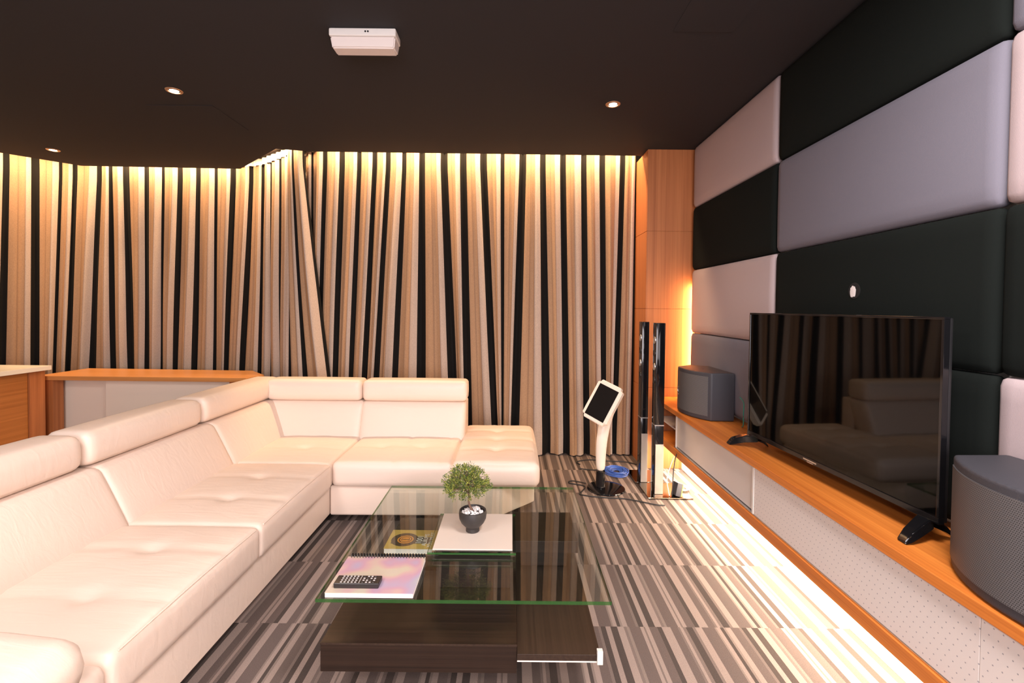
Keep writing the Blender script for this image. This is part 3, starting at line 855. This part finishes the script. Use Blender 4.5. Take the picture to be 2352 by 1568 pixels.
for i, t_ in enumerate(('1001', 'ALBUMS', 'YOU MUST')):
    merge(tx, text_bm(t_, (.040, .030, .028)[i], Matrix.Translation((bx1-.083+i*.026, (by0+by1)/2-.006, bz1+.0008)) @ Matrix.Rotation(R(90), 4, 'Z'), .0003))
obj('title_lettering', tx, M['paper'], cov, smooth=False)

# ------------------------------------------------------------- kiosk stand
kx, ky = .742, 3.615
ki = thing('touchscreen_stand', 'ivory touchscreen kiosk tilted on a curved post over a black disc base', 'kiosk', (kx, ky, 0))
obj('disc_base', lathe([(0, .0006), (.142, .0006), (.146, .006), (.143, .013), (.120, .020), (.06, .026), (0, .027)], kx, ky, 48), M['black_gloss'], ki)
obj('collar', lathe([(0, .026), (.038, .026), (.036, .035), (.034, .145), (0, .145)], kx-.045, ky-.005, 28), M['black_gloss'], ki)
# post: flattened section following a lean, then bending towards the screen
secs = [((-.045, -.005, .140), .034, .030), ((-.046, -.005, .22), .038, .031), ((-.044, -.004, .32), .042, .031), ((-.034, 0, .42), .045, .030), ((-.012, .006, .52), .047, .027), ((.022, .016, .62), .046, .022), ((.055, .026, .70), .036, .017), ((.078, .032, .755), .018, .012)]
ps = BM(); prev = None
for (dx, dy, z), a, b_ in secs:
    ring = [ps.verts.new((kx+dx+a*math.cos(2*math.pi*k/24), ky+dy+b_*math.sin(2*math.pi*k/24), z)) for k in range(24)]
    if prev:
        for k in range(24): ps.faces.new((prev[k], prev[(k+1) % 24], ring[(k+1) % 24], ring[k]))
    else: ps.faces.new(ring[::-1])
    prev = ring
ps.faces.new(prev)
po = obj('curved_post', ps, M['ivory'], ki, auto=60)
md = po.modifiers.new('smooth', 'SUBSURF'); md.levels = 1; md.render_levels = 2
# tilted slab: long side runs up and to the right, face looks to the viewer
c0 = Vector((.693, 3.535, .688))
ax_u = Vector((.142, .03, .262)).normalized()
ax_w = Vector((.165, -.16, -.115)); ax_w = (ax_w-ax_u*ax_w.dot(ax_u)).normalized()
ax_n = ax_w.cross(ax_u).normalized()
if ax_n.y > 0: ax_n = -ax_n
Mx = Matrix((( ax_w.x, ax_u.x, ax_n.x, c0.x), (ax_w.y, ax_u.y, ax_n.y, c0.y), (ax_w.z, ax_u.z, ax_n.z, c0.z), (0, 0, 0, 1)))
def tilted(bm): bmesh.ops.transform(bm, matrix=Mx, verts=bm.verts); return bm
hw, hh = .108, .158
fr_ = prism([(-hw, -hh), (hw, -hh), (hw, hh), (-hw, hh)], -.030, .020)
ve = [e for e in fr_.edges if abs(e.verts[0].co.z-e.verts[1].co.z) > .01]
bmesh.ops.bevel(fr_, geom=ve, offset=.022, segments=5, affect='EDGES')
bmesh.ops.bevel(fr_, geom=[e for e in fr_.edges if len(e.link_faces) == 2 and e.calc_face_angle(0) > R(60)], offset=.006, segments=3, affect='EDGES')
sh_ = obj('screen_housing', tilted(fr_), M['ivory'], ki)
obj('touch_screen', tilted(box(-hw+.024, hw-.026, -hh+.026, hh-.034, .0202, .0216)), M['tablet_screen'], sh_, smooth=False)
tag(obj('power_cable', tube([(.60, 3.70, .012), (.50, 3.77, .006), (.47, 3.72, .006), (.58, 3.66, .006), (.55, 3.56, .006), (.52, 3.50, .006), (.60, 3.46, .006), (.72, 3.435, .006), (.84, 3.42, .006), (.95, 3.37, .006), (1.04, 3.32, .006), (1.10, 3.31, .006)], .0045, 8, None, 8), M['black_cable']), 'black cable snaking round the kiosk disc base', 'cable')
tag(obj('power_cable', tube([(.62, 4.17, .006), (.60, 4.24, .006), (.72, 4.30, .006), (.90, 4.27, .006), (1.04, 4.25, .007), (1.13, 4.18, .007)], .0045, 8, None, 8), M['black_cable']), 'black cable lying along the foot of the curtain', 'cable')
tag(obj('power_cable', tube([(.60, 4.06, .0065), (.74, 4.03, .0065), (.90, 4.14, .0065), (1.02, 4.06, .0065)], .0045, 8, None, 8), M['black_cable']), 'black cable running behind the kiosk to the blue coil', 'cable')
# blue network cable coil
cb_ = BM(); rc = random.Random(3)
for i in range(15):
    r0 = .034+.0052*i+rc.uniform(-.004, .004); zz = .005+.0055*rc.random()*5
    n = 28
    pts = [(.895+(r0)*math.cos(2*math.pi*k/n)+rc.uniform(-.002, .002), 3.955+r0*1.15*math.sin(2*math.pi*k/n)+.003*i % .01, max(.004, zz+.003*math.sin(2*math.pi*k/n*2+i))) for k in range(n+1)]
    tube(pts, .0034, 6, cb_, 1)
tag(obj('cable_coil', cb_, M['blue_cable']), 'coiled blue network cable on the carpet beside the kiosk', 'cable')

# -------------------------------------------------------------- tower speakers
def tower(x0, x1, y0, y1, ztop, zsil, base, label):
    root = thing('tower_speaker', label, 'tower speaker', ((x0+x1)/2, (y0+y1)/2, 0), 'slim tower speakers by the pier')
    obj('base_plate', box(*base, .004, .014, .002), M['mirror_plate'], root, smooth=False)
    obj('upper_cabinet', box(x0, x1, y0, y1, .535, ztop, .004, 2), M['black_gloss'], root)
    obj('joint_ring', box(x0-.001, x1+.001, y0-.001, y1+.001, .527, .5345, .001), M['silver'], root, smooth=False)
    obj('lower_column', box(x0, x1, y0+.004, y1, .0145, .5265, .003), M['black_gloss'], root)
    obj('silver_cover', box(x0+.006, x1, y0-.003, y0+.0035, .016, zsil, .001), M['satin_cover'], root, smooth=False)
    for k in range(4):
        z = ztop-.13-k*.10
        d = lathe([(0, .004), (.012, .003), (.022, .0), (.027, .003), (.028, -.001), (0, -.001)], 0, 0, 20)
        bmesh.ops.transform(d, matrix=Matrix.Translation((x0-.0004, (y0+y1)/2, z)) @ Matrix.Rotation(R(-90), 4, 'Y'), verts=d.verts)
        obj('driver', d, M['silver'] if k % 2 == 0 else M['black_plastic'], root)
    return root
tower(1.075, 1.142, 3.49, 3.575, 1.296, .39, (1.015, 1.345, 3.42, 3.72), 'slim black tower speaker standing nearer the console end, in front of its twin')
tower(1.036, 1.092, 3.73, 3.82, 1.297, .405, (1.00, 1.235, 3.735, 4.02), 'slim black tower speaker standing behind its twin, against the veneered pier edge')
tag(obj('power_cable', tube([(1.40, 3.62, .36), (1.30, 3.56, .352), (1.24, 3.50, .30), (1.215, 3.475, .20), (1.205, 3.462, .10), (1.20, 3.455, .02)], .004, 8, None, 8), M['black_cable']), 'cable dropping from the console niche to the carpet', 'cable')
tag(obj('speaker_wire', tube([(1.225, 3.50, .30), (1.175, 3.476, .18), (1.165, 3.47, .12), (1.175, 3.462, .05), (1.18, 3.455, .018)], .003, 8, None, 8), M['white_cable']), 'pale wire hanging in front of the silver tower cover', 'wire')
ad = thing('power_adapter', 'small dark power adapter with a yellow edge leaning at the tower base', 'power adapter', (1.23, 3.45, .014))
adb = box(-.020, .020, -.045, .045, 0, .095, .004, 2)
mt_ = Matrix.Translation((1.232, 3.468, .0165)) @ Matrix.Rotation(R(14), 4, 'Y') @ Matrix.Rotation(R(-10), 4, 'X')
bmesh.ops.transform(adb, matrix=mt_, verts=adb.verts)
obj('case', adb, M['speaker_body'], ad)
ed = box(.0202, .026, -.043, .043, .003, .092, .001, 1); bmesh.ops.transform(ed, matrix=mt_, verts=ed.verts)
obj('edge', ed, M['yellow'], ad)
wc = BM()
for i in range(4):
    tube([(1.33+(.030+.007*i)*math.cos(2*math.pi*k/20), 3.60+(.04+.007*i)*math.sin(2*math.pi*k/20), .0195+.002*i) for k in range(21)], .0028, 6, wc, 1)
tag(obj('cable_coil', wc, M['white_cable']), 'small loop of white cable beside the yellow-edged adapter', 'cable')

# ------------------------------------------------------------ desk and island
dk_ = thing('low_desk', 'low wooden desk with white front in the curtained bay', 'desk', (-3.3, 4.5, 0))
obj('desk_top', prism([(-4.24, 4.17), (-2.36, 4.17), (-2.30, 4.36), (-2.56, 4.64), (-4.24, 4.70)], .712, .750, .003, 2), M['wood_desk'], dk_, smooth=False)
obj('end_panel', box(-4.24, -4.10, 4.19, 4.29, .001, .7115, .002), M['wood_wall'], dk_, smooth=False)
obj('front_panel', box(-3.68, -2.55, 4.25, 4.27, .05, .7115, .002), M['desk_white'], dk_, smooth=False)
obj('side_cupboard', box(-4.235, -3.685, 4.33, 4.64, .05, .711, .002), M['desk_white'], dk_, smooth=False)
obj('cross_leg', box(-2.54, -2.40, 4.22, 4.40, .001, .7115, .002), M['wood_wall'], dk_, smooth=False)
isl = thing('bar_counter', 'wooden bar counter with a cream worktop at the photo edge', 'bar counter', (-4.6, 3.2, 0))
obj('worktop', box(-5.3, -4.055, 1.9, 4.135, .812, .850, .003), M['cream_stone'], isl, smooth=False)
obj('carcass', box(-5.25, -4.115, 1.95, 3.985, .05, .811, .002), M['wood_island'], isl, smooth=False)
obj('corner_post', box(-5.25, -4.10, 3.99, 4.12, .001, .811, .002), M['wood_wall'], isl, smooth=False)
obj('kick_board', box(-5.2, -4.16, 2.0, 3.95, .001, .0495), M['black_plastic'], isl, smooth=False)

# -------------------------------------------------------- ceiling equipment
em_ = thing('emergency_light', 'white boxy emergency light fixed to the dark ceiling', 'emergency light', (-.75, 2.41, CZ))
obj('housing', box(-.925, -.592, 2.365, 2.470, 2.742, CZ-.0001, .008, 3), M['white_plastic'], em_)
ln = prism([(-.921, 2.372), (-.596, 2.372), (-.596, 2.468), (-.921, 2.468)], 2.690, 2.7415)
for v in ln.verts:
    if v.co.z < 2.70:
        v.co.y = 2.425+(v.co.y-2.425)*.80; v.co.x = -.7585+(v.co.x+.7585)*.955
bmesh.ops.bevel(ln, geom=list(ln.edges), offset=.006, segments=3, affect='EDGES')
obj('lens', ln, M['lens'], em_)
for x in (-.742, -.729):
    d = lathe([(0, 0), (.0045, 0), (.0045, .002), (0, .002)], 0, 0, 12)
    bmesh.ops.transform(d, matrix=Matrix.Translation((x, 2.3655, 2.762)) @ Matrix.Rotation(R(90), 4, 'X'), verts=d.verts)
    obj('indicator', d, M['black_plastic'], em_)
LBL = ['recessed downlight over the sofa, glowing, left of the emergency light', 'recessed downlight glowing near the television wall side', 'recessed downlight glowing close to the bay curtain']
DL = [(-2.2, 3.074), (.668, 3.21), (-4.155, 4.275)]
for (x, y), l in zip(DL, LBL):
    d = thing('downlight', l, 'ceiling light', (x, y, CZ), 'recessed ceiling downlights')
    obj('trim_ring', lathe([(.033, CZ-.001), (.034, CZ-.006), (.048, CZ-.004), (.050, CZ-.0004), (.033, CZ-.0004)], x, y, 32), M['lamp_ring'], d)
    obj('lamp', lathe([(0, CZ-.008), (.018, CZ-.006), (.026, CZ-.0008), (0, CZ-.0008)], x, y, 24), M['lamp'], d)

# ------------------------------------------------------------------- lights
def area(name, loc, size, power, color, rot=None, to=None, spread=180):
    l = bpy.data.lights.new(name, 'AREA'); l.shape = 'RECTANGLE'; l.size, l.size_y = size
    l.energy = power; l.color = color; l.spread = R(spread)
    o = bpy.data.objects.new(name, l); o.location = loc
    if to is not None:
        o.rotation_euler = (Vector(to)-Vector(loc)).to_track_quat('-Z', 'Y').to_euler()
    elif rot is not None: o.rotation_euler = rot
    link(o); return o
WARM = (1.0, .645, .35)
def strip(xa, ya, xb, yb, z, w, power, color, name):
    o = area(name, ((xa+xb)/2, (ya+yb)/2, z), (math.hypot(xb-xa, yb-ya), w), power, color, rot=(0, 0, math.atan2(yb-ya, xb-xa)))
    return o
PW = 20.0
strip(-1.80, 4.345, 1.15, 4.355, 2.935, .03, PW*3.0, WARM, 'cove_strip_light')
strip(-2.62, 4.86, -2.03, 4.315, 2.935, .03, PW*.8, WARM, 'cove_strip_light')
strip(-4.30, 4.86, -2.85, 4.90, 2.935, .03, PW*1.5, WARM, 'cove_strip_light')
strip(-5.25, 3.86, -4.45, 4.80, 2.935, .03, PW*1.2, WARM, 'cove_strip_light')
area('console_strip_light', (1.42, 2.05, .276), (.03, 4.0), 66, (1.0, .85, .66), rot=(0, 0, 0))
area('pier_strip_light', (1.585, 4.060, 1.10), (.02, 1.0), 11, (1.0, .62, .28), to=(1.25, 4.14, 1.10))
for x, y in DL:
    l = bpy.data.lights.new('downlight_beam', 'SPOT'); l.energy = 16; l.color = (1, .78, .55); l.spot_size = R(95); l.spot_blend = .6; l.shadow_soft_size = .03
    o = bpy.data.objects.new('downlight_beam', l); o.location = (x, y, CZ-.02); link(o)
# unseen fill lights added overhead and behind the viewer to brighten the room
for x, y, pw in ((-1.5, .25, 40), (.75, .65, 72), (-1.5, -1.3, 34), (.5, -1.3, 34)):
    area('overhead_fill', (x, y, 2.76), (.55, .55), pw, (1.0, .89, .87), rot=(0, 0, 0))
area('rear_fill', (.2, -2.9, 1.5), (3.4, 1.9), 215, (1.0, .91, .95), to=(-.2, 4, 1.6))  # broad frontal fill, added; the wall behind the viewer has no window
w = bpy.data.worlds.new('world'); scn.world = w; w.use_nodes = True
w.node_tree.nodes['Background'].inputs[0].default_value = (.5, .48, .5, 1); w.node_tree.nodes['Background'].inputs[1].default_value = .05

# ------------------------------------------------------------------- camera
f_px, cy_px = 1080.0, 731.0
pitch, roll = 25/1080, .010
cd = bpy.data.cameras.new('camera'); cam = bpy.data.objects.new('camera', cd); link(cam)
cd.sensor_fit = 'HORIZONTAL'; cd.sensor_width = 36.0; cd.lens = 36.0*f_px/2352
cd.shift_y = (cy_px-784)/2352
fwd = Vector((0, math.cos(pitch), -math.sin(pitch))); up0 = Vector((0, math.sin(pitch), math.cos(pitch))); rt0 = Vector((1, 0, 0))
# camera turned slightly so that level lines fall to the right
rt = rt0*math.cos(roll)+up0*math.sin(roll); up = up0*math.cos(roll)-rt0*math.sin(roll)
cam.matrix_world = Matrix(((rt.x, up.x, -fwd.x, 0), (rt.y, up.y, -fwd.y, 0), (rt.z, up.z, -fwd.z, 1.4), (0, 0, 0, 1)))
cd.clip_start = .02
scn.camera = cam
scn.view_settings.view_transform = 'Standard'; scn.view_settings.look = 'None'
scn.view_settings.exposure = 0.15; scn.view_settings.gamma = 1.0
scn.view_settings.use_curve_mapping = False
scn.cycles.max_bounces = 10; scn.cycles.transparent_max_bounces = 12; scn.cycles.sample_clamp_indirect = 6
scn.cycles.use_denoising = True
